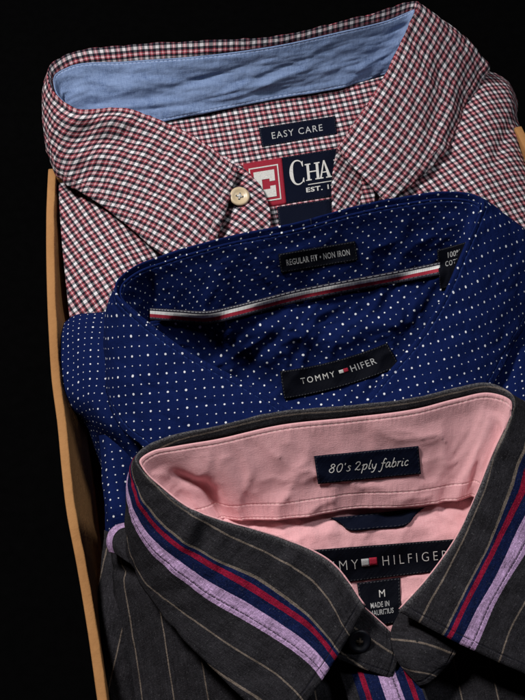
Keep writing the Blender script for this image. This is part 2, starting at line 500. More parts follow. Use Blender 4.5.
# ---- charcoal heather with woven stripes running at constant pv
CH = (.0175, .0166, .0196)
TAN = (.125, .10, .083); NAVY = (.005, .009, .040); REDS = (.18, .006, .024); LAV = (.35, .23, .39)
def stripe_mat(name, stops, span, stitches=(), lo=0.0, wear=None, rep_=False):
    n = NT(name, .9)
    n.b.inputs['Specular IOR Level'].default_value = .05
    pu, pv = n.attr('pu'), n.attr('pv')
    jig = n.noise(n.obj(), 900, 2)
    x = n.m('ADD', n.m('SUBTRACT', pv, lo), n.m('MULTIPLY', n.m('SUBTRACT', jig, .5), .28))
    x = n.m('DIVIDE', x, span)
    if rep_: x = n.m('FRACT', n.m('ADD', x, 20.0))
    c = n.ramp(x, stops, 'CONSTANT')
    ta, tb = n.threads(pu, pv, 1.5)
    t = n.m('MULTIPLY', n.m('ADD', ta, tb), .5)
    sp = n.noise(n.vec(n.m('MULTIPLY', pu, 2.2), n.m('MULTIPLY', pv, 2.2), 1.0), 1, 3, .7)
    heather = n.m('ADD', n.m('MULTIPLY', sp, 1.5), n.m('MULTIPLY', t, .7))
    slub = n.noise(n.vec(n.m('MULTIPLY', pu, .12), n.m('MULTIPLY', pv, 1.4), 2.0), 1, 3, .6)
    patchy = n.noise(n.vec(n.m('MULTIPLY', pu, .16), n.m('MULTIPLY', pv, .16), 6.0), 1, 4, .6)
    heather = n.m('ADD', heather, n.m('ADD', n.m('MULTIPLY', slub, 1.0), n.m('MULTIPLY', patchy, 1.1)))
    heather = n.m('MAXIMUM', n.m('SUBTRACT', n.m('MULTIPLY', heather, 1.35), 1.85), .22)
    nap = n.noise(n.obj(), 1100, 2, .8)
    heather = n.m('MULTIPLY', heather, n.m('ADD', .25, n.m('MULTIPLY', nap, 1.5)))
    c = n.mix(1.0, c, n.vec(heather, heather, heather), 'MULTIPLY')
    fl = n.noise(n.obj(), 1500, 2, .7)
    c = n.mix(n.m('MULTIPLY', n.m('GREATER_THAN', fl, .66), .12), c, (.3, .3, .31))
    h = n.m('ADD', t, sp)
    for e, d in stitches:
        q, gr = n.stitch(n.attr(e), d, pu, .2, 2.0, .8)
        c = n.mix(n.m('MULTIPLY', q, .85), c, (.01, .01, .015)); h = n.m('SUBTRACT', h, n.m('MULTIPLY', gr, 1.2))
    puck = n.noise(n.vec(n.m('MULTIPLY', pu, .25), n.m('MULTIPLY', pv, .14)), 1, 4)
    if wear:                                             # washed-out nap along folds and edges
        e = n.attr(wear)
        w = n.m('MAXIMUM', n.m('SUBTRACT', 1.0, n.m('DIVIDE', n.m('ABSOLUTE', e), 2.2)), 0.0)
        w = n.m('MULTIPLY', w, n.m('MAXIMUM', n.m('SUBTRACT', n.m('MULTIPLY', n.m('ADD', fl, sp), 1.6), 1.25), 0.0))
        c = n.mix(n.m('MINIMUM', n.m('MULTIPLY', w, .7), .4), c, (.22, .21, .22))
    n.color(c); n.bump(n.m('ADD', h, n.m('MULTIPLY', puck, 1.6)), .0004, .8)
    return n.mat

# ---- plain lining cloth
def lining_mat(name, ca, cb, stitches=(), thread=(.9, .7, .7), slub=1.0, pk=2.2, dark=(.5, .2, .2)):
    n = NT(name, .85, .08); n.pkw = 1.3
    pu, pv = n.attr('pu'), n.attr('pv')
    ta, tb = n.threads(pu, pv, 1.5)
    t = n.m('MULTIPLY', n.m('ADD', ta, tb), .5)
    fine = n.noise(n.vec(n.m('MULTIPLY', pu, 2.6), n.m('MULTIPLY', pv, 2.6), 4.0), 1, 3, .7)
    f = n.m('ADD', n.m('MULTIPLY', n.m('SUBTRACT', n.m('ADD', n.m('MULTIPLY', t, .6), n.m('MULTIPLY', fine, .4)), .5), 2.4*slub), .5)
    f = n.m('MINIMUM', n.m('MAXIMUM', f, 0.0), 1.0)
    c = n.mix(f, ca, cb)
    if slub > 1:
        fade = n.noise(n.vec(n.m('MULTIPLY', pu, .09), n.m('MULTIPLY', pv, .16), 9.0), 1, 4, .65)
        c = n.mix(n.m('MINIMUM', n.m('MAXIMUM', n.m('SUBTRACT', n.m('MULTIPLY', fade, 2.2), .75), 0.0), .55), c, cb)
    h = n.m('ADD', n.m('MULTIPLY', t, .35), n.m('MULTIPLY', fine, .4))
    for e, d in stitches:
        q, gr = n.stitch(n.attr(e), d, n.attr('pu'), .2, 2.2, .6)
        c = n.mix(n.m('MULTIPLY', gr, .06), c, dark)  # faint shadow of the stitch groove, mixed into the cloth colour
        c = n.mix(n.m('MULTIPLY', q, .7), c, thread); h = n.m('SUBTRACT', h, n.m('MULTIPLY', gr, .55))
    puck = n.noise(n.vec(n.m('MULTIPLY', pu, .16), n.m('MULTIPLY', pv, .10)), 1, 5)
    n.color(c); n.bump(n.m('ADD', h, n.m('MULTIPLY', puck, pk)), .0005, .8)
    return n.mat

def st(lst, span, base=CH, lo=0.0):
    out = [(0.0, base)]
    for a, b, c in lst:
        if out and abs(out[-1][0]-(a-lo)/span) < 1e-4: out[-1] = ((a-lo)/span, c)
        else: out.append(((a-lo)/span, c))
        out.append(((b-lo)/span, base))
    return out

M_check = check_mat('red_white_black_check', [('eh', 4.0), ('ee', 4.0)])
M_check_in = check_mat('check_cloth')
M_chambray = lining_mat('blue_chambray', (.055, .093, .20), (.185, .255, .42), [('ea', 1.0), ('eb', 1.2)], (.36, .44, .64), 1.9, 2.4, (.12, .18, .38))
M_dot = dot_mat('navy_dot_cloth', [('ef', 2.2), ('eh', 3.0)])
M_dot_in = dot_mat('navy_dot_band', [('ea', 1.4)], 3.45)
M_dot_body = dot_mat('navy_dot_body', (), 3.6)
leaf_st = [(9.6, 10.3, TAN), (18.6, 19.5, TAN), (19.5, 21.2, NAVY), (21.2, 23.2, REDS), (23.2, 27.3, NAVY), (27.3, 33.6, LAV),
           (43.2, 43.9, TAN), (54.0, 54.7, TAN), (64.5, 65.2, TAN)]
M_leaf = stripe_mat('charcoal_stripe_cloth', st(leaf_st, 80), 80, [('ee', 3.2), ('pv', 31.8)], wear='ef')
M_pin = stripe_mat('charcoal_pinstripe', st([(4.1, 4.65, TAN)], 13.4), 13.4, rep_=True)
plk = [(1.0, 3.4, NAVY), (3.4, 5.2, REDS), (5.2, 8.5, NAVY), (8.5, 15.2, LAV), (15.2, 20.0, NAVY), (20.0, 21.8, REDS), (21.8, 24, NAVY)]
M_plk = stripe_mat('charcoal_placket_stripe', st(plk, 40), 40, [('pv', 10.2)])
M_stand = stripe_mat('charcoal_band_cloth', st([(9, 9.7, TAN), (20, 20.7, TAN)], 40), 40, [('ea', 2.0), ('eb', 2.0), ('ed', 2.0)], wear='ea')
M_pink = lining_mat('pink_cloth', (.57, .275, .30), (.76, .425, .445), [('ea', 1.9), ('eb', 6.4), ('eb', 0.9)], (.9, .6, .58), .8, 1.0, (.5, .18, .18))
M_pink_y = lining_mat('pink_yoke_cloth', (.57, .275, .30), (.76, .425, .445), [], (.9, .6, .58), .8, 1.6)
M_label = label_mat('navy_satin_label', (.0024, .0036, .0105))
M_label_k = label_mat('black_satin_label', (.0022, .0026, .0052), (.16, .16, .17))
M_red = plain('red_woven_patch', (.23, .010, .024), .7, .25, 1500, .5)
M_thread = plain('white_woven_thread', (.47, .46, .44), .8, .4, 1800, .6)
M_thread_w = plain('silver_woven_thread', (.34, .34, .34), .8, .4, 1800, .6)
M_redth = plain('red_woven_thread', (.27, .012, .03), .8, .2, 1800, .6)
M_black = plain('black_thread', (.008, .008, .01), .8, .2, 1800, .6)

# ------------------------------------------------------------------ the surface underneath
me = bpy.data.meshes.new('tabletop')
me.from_pydata([(-3, -3, -.004), (3, -3, -.004), (3, 5, -.004), (-3, 5, -.004)], [], [(0, 1, 2, 3)])
tb = link('tabletop', me, plain('black_felt', (.0014, .0014, .0015), .95, .3, 200, .2, spec=.0)); tag(tb, kind='structure')

# ------------------------------------------------------------------ cardboard box
nb = NT('cardboard', .85)
oc = nb.obj()
f1 = nb.noise(oc, 500, 4, .6)
mp = nb.t.nodes.new('ShaderNodeMapping'); nb.t.links.new(oc, mp.inputs[0]); mp.inputs['Scale'].default_value = (30, 30, 700)
f2 = nb.noise(mp.outputs[0], 1, 3)
f3 = nb.noise(oc, 45, 4, .6)
cb = nb.mix(nb.m('MULTIPLY', nb.m('ADD', f1, f2), .5), (.27, .125, .043), (.42, .215, .085))
cb = nb.mix(nb.m('MULTIPLY', f3, .5), cb, (.22, .10, .034))
nb.color(cb); nb.bump(nb.m('ADD', f1, nb.m('MULTIPLY', f3, 3.0)), .0006, .6)
M_card = nb.mat
WZ = 55.0
box = empty('cardboard_box', P(300, 420, 0)); tag(box, 'open brown cardboard box with bowed side wall holding the three shirts', 'box')
def wall(name, pts, inward, th=4.0, seed=0, lean=0.0):
    """pts: (px,py) of the outer top edge; profile with a softly crushed rounded top"""
    w = [P(x, y, WZ) for x, y in pts]
    k = [0]
    for i in range(1, len(w)): k.append(k[-1]+(w[i]-w[i-1]).length)
    sp = Spline(w, k); n = 160
    bm = bmesh.new(); rings = []
    for i in range(n):
        t = k[-1]*i/(n-1); p = sp(t)
        a = sp(min(k[-1], t+.002)); b = sp(max(0, t-.002)); T = (a-b); T.z = 0; T.normalize()
        N = Vector((-T.y, T.x, 0))*inward
        dn = fbm(Vector((t*40+seed, 0, 0)), 3)*.5
        th2 = th + fbm(Vector((t*60+seed, 4, 0)), 3)*.3
        prof = [(0, -WZ), (0, -2.2), (.05, -.6), (.25, -.15), (.6, 0), (th2-.7, 0), (th2-.3, -.15), (th2-.05, -.6), (th2, -2.2), (th2+.1, -8), (th2+.1, -14), (th2, -24), (th2, -WZ)]
        ring = []
        for (x, z) in prof:
            zz = 0 if z < -50 else WZ + z + dn
            yy = proj(p)[1]; fl_ = max(0.0, min(1.0, (yy-170)/150))*max(0.0, min(1.0, (640-yy)/110))
            x += lean*fl_*min(1.0, max(0.0, -z-1.5)/22)       # a tired wall leans outwards at the top
            ring.append(bm.verts.new((p.x+N.x*x*MM, p.y+N.y*x*MM, zz*MM)))
        rings.append(ring)
    for i in range(n-1):
        for j in range(len(rings[0])-1):
            bm.faces.new((rings[i][j], rings[i+1][j], rings[i+1][j+1], rings[i][j+1]))
    bm.faces.new(rings[0]); bm.faces.new(rings[-1][::-1])
    bmesh.ops.recalc_face_normals(bm, faces=bm.faces)
    me = bpy.data.meshes.new(name); bm.to_mesh(me); bm.free()
    return link(name, me, M_card, box)
wall('side_wall', [(48, 169), (46, 214), (46, 257), (47, 300), (48.6, 337), (51.4, 380), (57, 423), (61.4, 470), (66, 510), (76, 563), (87, 629), (97, 700), (112, 800), (122, 870)], 1, lean=7.0)
wall('side_wall', [(522, 126), (536, 155), (550, 193), (572, 300), (590, 420), (620, 600), (650, 840)], -1, seed=9)
wall('end_wall', [(56, 171), (280, 146), (508, 124)], -1, seed=4)
wall('end_wall', [(132, 868), (400, 855), (642, 842)], 1, seed=6)
bp = [P(48, 169, WZ), P(517, 122, WZ), P(650, 840, WZ), P(122, 870, WZ)]
me = bpy.data.meshes.new('base_panel')
c_ = sum(bp, Vector())/4
vs = [Vector((c_.x+(p.x-c_.x)*.975, c_.y+(p.y-c_.y)*.975, 0.0003)) for p in bp]
me.from_pydata(vs + [v+Vector((0, 0, .0025)) for v in vs], [], [(3, 2, 1, 0), (4, 5, 6, 7), (0, 1, 5, 4), (1, 2, 6, 5), (2, 3, 7, 6), (3, 0, 4, 7)])
link('base_panel', me, M_card, box)

# ------------------------------------------------------------------ labels, lettering, buttons
class Quad:
    """a woven label laid on cloth: its pixel corners are dropped onto the cloth beneath it"""
    def __init__(s, tl, tr, br, bl, under, lift=.8, bow=0.0):
        s.c = (tl, tr, br, bl); s.u = [BV[o.name] for o in under]; s.lift = lift; s.bow = bow
    def px(s, u, v):
        tl, tr, br, bl = s.c
        x = (tl[0]*(1-u)+tr[0]*u)*(1-v) + (bl[0]*(1-u)+br[0]*u)*v
        y = (tl[1]*(1-u)+tr[1]*u)*(1-v) + (bl[1]*(1-u)+br[1]*u)*v
        return x, y + s.bow*4*u*(1-u)
    def at(s, u, v, lift=0.0):
        x, y = s.px(u, v); d = ray(x, y); best = None
        for b in s.u:
            h = b.ray_cast(CAMP, d)
            if h[0] is not None and (best is None or h[3] < best[1]): best = (h[0], h[3])
        if best is None:                                # just past the cloth's edge: the nearest point of it
            for e in (2, 4, 6, 9, 13, 18, 24):
                for k in range(16):
                    d2 = ray(x+e*cos(k*pi/8), y+e*sin(k*pi/8))
                    for b in s.u:
                        h = b.ray_cast(CAMP, d2)
                        if h[0] is not None and best is None: best = (CAMP + d*h[3], h[3])
                if best: break
        if best is None: raise Exception('label misses cloth %.0f %.0f' % (x, y))
        return best[0] - d*((s.lift+lift)*MM)
def label_part(name, q, mat, root, nu=40, nv=14, lift=0, wob=.12, seed=0, u0=0, u1=1, v0=0, v1=1, thick=.35, smooth=4):
    D = [[(q.at(u0+(u1-u0)*i/(nu-1), v0+(v1-v0)*j/(nv-1), lift)-CAMP).length for i in range(nu)] for j in range(nv)]
    for _ in range(smooth):
        E = [r[:] for r in D]
        for j in range(nv):
            for i in range(nu):
                nb_ = [D[b][a] for a, b in ((i-1, j), (i+1, j), (i, j-1), (i, j+1)) if 0 <= a < nu and 0 <= b < nv]
                E[j][i] = .5*D[j][i]+.5*sum(nb_)/len(nb_)
        D = E
    G = [[CAMP+ray(*q.px(u0+(u1-u0)*i/(nu-1), v0+(v1-v0)*j/(nv-1)))*D[j][i] for i in range(nu)] for j in range(nv)]
    u, v = arcs(G)
    lu = sum(r[-1] for r in u)/nv; lv = sum(v[-1])/nu
    pu = [[lu*i/(nu-1) for i in range(nu)] for j in range(nv)]; pv = [[lv*j/(nv-1) for i in range(nu)] for j in range(nv)]
    ea = [[min(pu[j][i], lu-pu[j][i], pv[j][i], lv-pv[j][i]) for i in range(nu)] for j in range(nv)]
    o = grid_mesh(name, G, mat, root, {'pu': pu, 'pv': pv, 'ea': ea}, thick=thick, wr=(wob, 6), seed=seed)
    if u0 == 0 and u1 == 1: q.u = [BV[o.name]]; q.lift = .02
    return o
def flat_to(name, verts, faces, q, mat, parent, lift=.35):
    V = [q.at(x, y, lift+z) for x, y, z in verts]
    me = bpy.data.meshes.new(name); me.from_pydata(V, [], faces); me.update()
    return link(name, me, mat, parent)
def text_geo(s, shear=0.0, space=1.0, bold=0.0):
    cu = bpy.data.curves.new('lettering', 'FONT'); cu.body = s; cu.shear = shear; cu.space_character = space
    cu.offset = bold; cu.resolution_u = 3; cu.fill_mode = 'FRONT'
    to = bpy.data.objects.new('lettering', cu); COL.objects.link(to)
    dg = bpy.context.evaluated_depsgraph_get()
    me = bpy.data.meshes.new_from_object(to.evaluated_get(dg))
    vs = [v.co.copy() for v in me.vertices]; fs = [tuple(p.vertices) for p in me.polygons]
    bpy.data.objects.remove(to); bpy.data.curves.remove(cu); bpy.data.meshes.remove(me)
    return vs, fs
def text(q, s, box, mat, parent, shear=0.0, space=1.0, bold=0.0, fit_y=True, ref=None, name='lettering'):
    """box = (u0, v0, u1, v1) of the caps inside the label"""
    vs, fs = text_geo(s, shear, space, bold)
    x0 = min(v.x for v in vs); x1 = max(v.x for v in vs); y0 = min(v.y for v in vs); y1 = max(v.y for v in vs)
    V = [(box[0]+(v.x-x0)/(x1-x0)*(box[2]-box[0]), box[3]-(v.y-y0)/(y1-y0)*(box[3]-box[1]), 0) for v in vs]
    return flat_to(name, V, fs, q, mat, parent)
def strokes_geo(strokes, wx, wy):
    """polylines -> ribbons (verts, faces) in label space; wx, wy half widths in u and v"""
    V = []; Fc = []; zi = 0
    for s in strokes:
        smooth = True
        if s[0] == 'L': smooth = False; s = s[1:]
        s = [Vector((a, b, 0)) for a, b in s]
        if smooth and len(s) > 2:
            sp = Spline(s, list(range(len(s)))); n = (len(s)-1)*6
            pts = [sp((len(s)-1)*i/n) for i in range(n+1)]
        else: pts = s
        base = len(V); zi += 1
        for i, p in enumerate(pts):
            t = pts[min(i+1, len(pts)-1)] - pts[max(i-1, 0)]
            t = Vector((t.x/wx, t.y/wy, 0)); t.normalize()
            n_ = Vector((-t.y*wx, t.x*wy, 0))
            V.append((p.x+n_.x, p.y+n_.y, zi*.004)); V.append((p.x-n_.x, p.y-n_.y, zi*.004))
        for i in range(len(pts)-1):
            a = base+2*i; Fc.append((a, a+1, a+3, a+2))
    return V, Fc
def poly_geo(polys):
    V = []; Fc = []
    for k, p in enumerate(polys):
        b = len(V); V += [(x, y, k*.004) for x, y in p]; Fc.append(tuple(range(b, b+len(p))))
    return V, Fc

def button(name, px, py, z, r, n, mat, thmat, parent, label=None):
    """four-hole shirt button, dished, tied with thread; n = facing direction"""
    c = P(px, py, z); n = n.normalized()
    a = Vector((1, 0, 0)); a = (a-n*a.dot(n)).normalized(); b = n.cross(a)
    a, b = (a*.8+b*.6), (b*.8-a*.6)
    bm = bmesh.new(); NS = 48
    prof = [(0, .75), (.18, .75), (.40, .8), (.52, .95), (.66, 1.35), (.80, 1.55), (.93, 1.4), (1.0, .9), (.99, .45), (.9, .1), (0, 0)]
    rings = []
    for (rr, h) in prof:
        if rr == 0: rings.append([bm.verts.new(c+n*(h*MM))]); continue
        rings.append([bm.verts.new(c+(a*cos(2*pi*k/NS)+b*sin(2*pi*k/NS))*(rr*r*MM)+n*(h*MM)) for k in range(NS)])
    for i in range(len(rings)-1):
        A, B_ = rings[i], rings[i+1]
        for k in range(NS):
            k2 = (k+1) % NS
            if len(A) == 1: bm.faces.new((A[0], B_[k], B_[k2]))
            elif len(B_) == 1: bm.faces.new((A[k], B_[0], A[k2]))
            else: bm.faces.new((A[k], B_[k], B_[k2], A[k2]))
    bmesh.ops.recalc_face_normals(bm, faces=bm.faces)
    me = bpy.data.meshes.new(name); bm.to_mesh(me); bm.free()
    o = link(name, me, mat, parent)
    hp = [(sx*.2*r, sy*.2*r) for sx, sy in ((1, 1), (-1, 1), (-1, -1), (1, -1))]
    for hx, hy in hp:                                   # the holes: dark sunk discs
        bm = bmesh.new()
        vs = [bm.verts.new(c+a*((hx+.11*r*cos(t*pi/8))*MM)+b*((hy+.11*r*sin(t*pi/8))*MM)+n*(.80*MM)) for t in range(16)]
        bm.faces.new(vs); me = bpy.data.meshes.new('hole'); bm.to_mesh(me); bm.free()
        link('hole', me, M_black, o)
    bm = bmesh.new()
    for (i, j) in ((0, 2), (1, 3)):
        for off in (-.09, .09):
            p0, p1 = Vector(hp[i]), Vector(hp[j]); dd = (p1-p0).normalized(); pr = Vector((-dd.y, dd.x))*off*r*.5
            prev = None
            for s_ in range(9):
                t = s_/8; q = p0.lerp(p1, t)+pr; hh = .78+.45*sin(pi*t)+.08*i
                cc = c+a*(q.x*MM)+b*(q.y*MM)+n*(hh*MM)
                sd = (a*pr.x+b*pr.y).normalized()
                ring = [bm.verts.new(cc+(sd*cos(g*pi/3)+n*sin(g*pi/3))*(.06*r*MM)) for g in range(6)]
                if prev:
                    for g in range(6): bm.faces.new((prev[g], prev[(g+1) % 6], ring[(g+1) % 6], ring[g]))
                prev = ring
    me = bpy.data.meshes.new('thread'); bm.to_mesh(me); bm.free(); link('thread', me, thmat, o)
    return o

GRP = 'folded shirts in the box'
def off(*a): return ('o',)+a
# ================================================================== SHIRT 1 : checked shirt at the back
s1 = empty('folded_shirt', P(290, 150, 45))
tag(s1, 'red, white and black checked shirt with blue chambray neckband, at the back of the box', 'shirt', GRP)
patch('torso', [
    [(57, 174, 44), (120, 150, 50), (220, 130, 48), (330, 110, 48), (430, 82, 56), (486, 70, 55), (508, 82, 48), (516, 102, 40)],
    [(58, 184, 51), (120, 175, 59), (220, 160, 52), (330, 140, 52), (435, 105, 61), (490, 82, 61), (510, 92, 54), (517, 112, 44)],
    [(61, 235, 51), (120, 230, 59), (220, 220, 52), (330, 210, 52), (440, 170, 60), (494, 150, 60), (516, 140, 54), (528, 150, 44)],
    [(68, 300, 49), (120, 300, 57), (220, 310, 50), (330, 310, 48), (440, 280, 54), (504, 240, 54), (535, 230, 50), (550, 240, 42)],
    [(78, 420, 33), (140, 440, 38), (220, 450, 36), (330, 450, 36), (440, 440, 36), (520, 400, 36), (560, 390, 35), (590, 380, 32)]],
    M_check_in, s1, 150, 120, grain=(.60, .80), thick=4, wr=(.7, 24), seed=2,
    creases=[(514, 118, 492, 168, -1.6, 6), (505, 85, 517, 112, 1.2, 6), (92, 195, 75, 300, .8, 12)])
c1 = [  # F, H, B, seam, voff
    ((238, 170, 70), (206, 266, 62.5), off(-2, 4, -4), 4, 0),
    ((208, 146, 76), (168, 258, 63), off(-2, 5, -9), 4, 0),
    ((168, 124, 80), (128, 226, 63), off(-2, 6, -13), 4, 0),
    ((119, 108, 85), (88, 196, 63), off(-1, 6, -15), 4, 0),
    ((76, 109, 88), (62, 181, 62), off(3, 5, -18), 4, 0),
    ((56, 95, 90), (52, 165, 63), off(6, 2, -20), 4, 0),
    ((48, 79, 91), (46, 132, 67), (70, 112, 74), 4.5, 0),
    ((51, 65, 92), off(-2, 6, -26), (76, 118, 73), 5, 0),
    ((64, 56, 93), off(0, 9, -30), (90, 124, 72), 6, 0),
    ((124, 46, 94), off(0, 9, -30), (135, 126, 70), 8, 0),
    ((200, 41, 95), off(0, 9, -30), (200, 114, 69), 7.5, 0),
    ((280, 36, 96), off(0, 9, -30), (280, 98, 69), 4.5, 0),
    ((339, 22, 98), off(0, 9, -31), (340, 87, 69), 5, 0),
    ((389, 9, 100), off(2, 9, -32), (383, 75, 70), 5.5, 0),
    ((410, 2, 101), off(7, 8, -31), (396, 72, 74), 5, 0),
    ((418, 4, 100.5), (487, 64, 67), (392, 80, 76), 4, 0),
    ((412, 18, 98), (480, 84, 64), off(2, 5, -22), 4, 0),
    ((400, 45, 92), (464, 108, 63.5), off(3, 5, -18), 4, 0),
    ((386, 74, 87), (451, 143, 63), off(3, 5, -14), 4, 0),
    ((361, 114, 79), (424, 174, 63), off(3, 4, -9), 4, 0),
    ((337, 148, 71), (387, 204, 62.5), off(2, 4, -4), 4, 0)]
oc1, on1 = collar(s1, c1, M_check, M_chambray, wr_out=(.8, 15), wr_in=(1.5, 16), aniso_in=(30, 7), seed=1, roll=1.5, bulge=2.2, rid_out=.95, ridw_out=(9, 22), rid_in=.7, ridw_in=(34, 8),
                  creases_in=[(150, 95, 260, 62, -1.6, 5), (230, 92, 330, 62, 1.2, 5), (90, 100, 200, 92, -1.4, 6)],
                  creases_out=[(60, 118, 140, 124, -2.0, 6), (66, 140, 150, 140, 1.4, 6), (70, 158, 140, 158, -1.0, 6), (118, 112, 135, 160, .8, 7), (440, 70, 425, 165, .9, 6), (455, 80, 440, 150, -1.0, 5), (395, 60, 372, 130, -.7, 7)])
yk1 = patch('yoke', [
    [(90, 125, 71), (135, 127, 69), (200, 115, 68), (280, 99, 68), (340, 88, 68), (392, 74, 71)],
    [(120, 155, 66), (155, 155, 65), (210, 148, 64.5), (285, 135, 64), (345, 125, 64), (395, 112, 66)],
    [(160, 200, 61), (185, 200, 61), (228, 196, 61), (290, 182, 60.5), (345, 172, 60.5), (380, 165, 60)],
    [(190, 265, 57), (205, 260, 57), (238, 256, 57), (295, 246, 57), (345, 240, 57), (370, 238, 57)]],
    M_check_in, s1, 110, 80, grain=(.985, -.17), wr=(.35, 18), seed=5)
stl = patch('collar_band', [
    [(226, 156, 63), (247, 172, 66), (261, 187, 65)],
    [(222, 195, 62), (245, 202, 66), (270, 211, 64.5)],
    [(216, 250, 60), (240, 248, 62.5), (268, 242, 61)]],
    M_check_in, s1, 40, 40, grain=(.80, .55), wr=(.25, 10), seed=6, thick=1.2)
patch('collar_band', [
    [(337, 147, 65), (352, 150, 62), (380, 160, 55)],
    [(332, 182, 65), (355, 188, 60), (385, 195, 54)],
    [(333, 225, 62), (360, 228, 57), (390, 228, 52)]],
    M_check_in, s1, 40, 40, grain=(.55, -.83), wr=(.35, 10), seed=7, thick=1.2)
M_btn = plain('tan_horn_button', (.50, .39, .25), .35, .12, 300, .1, spec=.5)
button('button', 239.5, 197, 67.6, 4.7, Vector((.08, -.30, 1)), M_btn, M_thread, s1)
# small fabric-care tab
q = Quad((259, 128), (335, 116), (337, 134), (262, 147), [yk1])
lb = label_part('care_tab', q, M_label, s1, seed=3)
text(q, 'EASY CARE', (.15, .33, .82, .68), M_thread_w, lb, space=1.2, bold=.0)
# main label with red emblem
q = Quad((243, 164), (352, 146), (356, 193), (248, 210), [yk1])
lb = label_part('main_label', q, M_label, s1, nu=50, nv=24, seed=4)
pa = label_part('emblem', q, M_red, lb, nu=20, nv=20, lift=.4, u0=.0, u1=.355, v0=.0, v1=1.0, seed=8, thick=.2)
e = 0.011; eh = .026
V, Fc = poly_geo([[(.045, .12), (.315, .12), (.315, .12+eh), (.045, .12+eh)], [(.045, .88-eh), (.315, .88-eh), (.315, .88), (.045, .88)],
                  [(.045, .12), (.045+e, .12), (.045+e, .88), (.045, .88)], [(.315-e, .12), (.315, .12), (.315, .88), (.315-e, .88)],
                  [(.085, .22), (.275, .22), (.275, .40), (.085, .40)], [(.085, .40), (.155, .40), (.155, .62), (.085, .62)],
                  [(.085, .62), (.275, .62), (.275, .80), (.085, .80)], [(.225, .40), (.275, .40), (.275, .46), (.225, .46)],
                  [(.225, .56), (.275, .56), (.275, .62), (.225, .62)]])
flat_to('lettering', V, Fc, q, M_thread, pa, .75)
# serif capitals C H A (P under the collar leaf)
def thick_c(cx, cy, rx, ry):
    pts_o = []; pts_i = []
    for k in range(25):
        a = radians(48 + (312-48)*k/24)
        pts_o.append((cx+rx*cos(a), cy-ry*sin(a)))
        w = .30*max(0, -cos(a))+.07
        pts_i.append((cx+rx*.06*0+(rx-rx*w*1.15)*cos(a)+rx*.04, cy-(ry-ry*.11)*sin(a)))
    return [[pts_o[k], pts_o[k+1], pts_i[k+1], pts_i[k]] for k in range(24)]
polys = thick_c(.484, .37, .073, .27)
polys += [[(.522, .17), (.540, .14), (.540, .26), (.533, .26)], [(.522, .57), (.540, .60), (.540, .50), (.533, .50)]]
def rect(a, b, c, d): return [(a, b), (c, b), (c, d), (a, d)]
hx = .570
for x in (hx, hx+.085):
    polys += [rect(x, .22, x+.024, .58), rect(x-.014, .22, x+.038, .245), rect(x-.014, .557, x+.038, .58)]
polys += [rect(hx+.02, .385, hx+.09, .410)]
ax = .728
polys += [[(ax-.045, .58), (ax-.030, .58), (ax+.008, .22), (ax-.002, .20)], [(ax-.002, .20), (ax+.010, .20), (ax+.060, .58), (ax+.030, .58)],
          rect(ax-.060, .557, ax-.012, .58), rect(ax+.012, .557, ax+.078, .58), rect(ax-.028, .44, ax+.036, .462)]
px_ = .835
polys += [rect(px_, .22, px_+.024, .58), rect(px_-.014, .557, px_+.038, .58), rect(px_-.014, .22, px_+.05, .245)]
polys += [rect(.57, .655, .95, .672)]
V, Fc = poly_geo(polys)
flat_to('lettering', V, Fc, q, M_thread, lb, .4)
text(q, 'EST. 19', (.548, .725, .815, .825), M_thread, lb, space=1.05, bold=.02)
q = Quad((277, 207), (331, 199), (334, 225), (280, 233), [yk1], lift=.6)
label_part('size_label', q, M_label, s1, nu=20, nv=12, seed=9)

# ================================================================== SHIRT 2 : dotted shirt in the middle
s2 = empty('folded_shirt', P(300, 330, 45))
tag(s2, 'navy blue shirt with white polka dots and striped neck ribbon, between the other two', 'shirt', GRP)
patch('torso', [
    [(63, 324, 46), (76, 315, 53), (112, 311, 58), (150, 305, 56), (300, 290, 40), (440, 262, 52), (500, 240, 62), (545, 228, 56)],
    [(61, 338, 51), (80, 335, 59), (112, 335, 63), (150, 335, 57), (300, 330, 33), (440, 310, 44), (500, 300, 65), (548, 285, 60)],
    [(61, 378, 51), (80, 380, 59), (110, 380, 63), (150, 390, 52), (300, 410, 31), (440, 380, 41), (500, 370, 65), (552, 360, 60)],
    [(67, 404, 44), (86, 412, 54), (112, 425, 59), (150, 440, 50), (300, 490, 31), (440, 470, 40), (500, 450, 60), (560, 440, 55)],
    [(88, 433, 27), (98, 446, 32), (122, 462, 40), (155, 490, 44), (300, 560, 36), (440, 540, 42), (510, 530, 45), (570, 520, 40)],
    [(118, 520, 14), (124, 530, 17), (132, 540, 21), (155, 560, 26), (300, 600, 26), (440, 600, 30), (520, 600, 32), (580, 590, 28)]],
    M_dot_body, s2, 130, 110, use_arcs=True, thick=4, wr=(.6, 22), seed=12,
    creases=[(66, 345, 92, 430, -1.0, 6), (500, 400, 525, 330, -.8, 6)])
patch('sleeve', [
    [(101, 402, 44), (112, 396, 50), (128, 410, 50), (145, 440, 44)],
    [(99, 430, 42), (108, 432, 49), (122, 440, 49), (142, 462, 44)],
    [(102, 475, 40), (110, 478, 47), (122, 480, 47), (140, 492, 42)],
    [(104, 508, 38), (110, 511, 45), (120, 514, 45), (138, 522, 40)],
    [(105, 532, 34), (110, 536, 38), (120, 540, 38), (136, 548, 36)]],
    M_dot_body, s2, 40, 70, grain=(.12, .99), thick=3, wr=(.5, 14), seed=13)
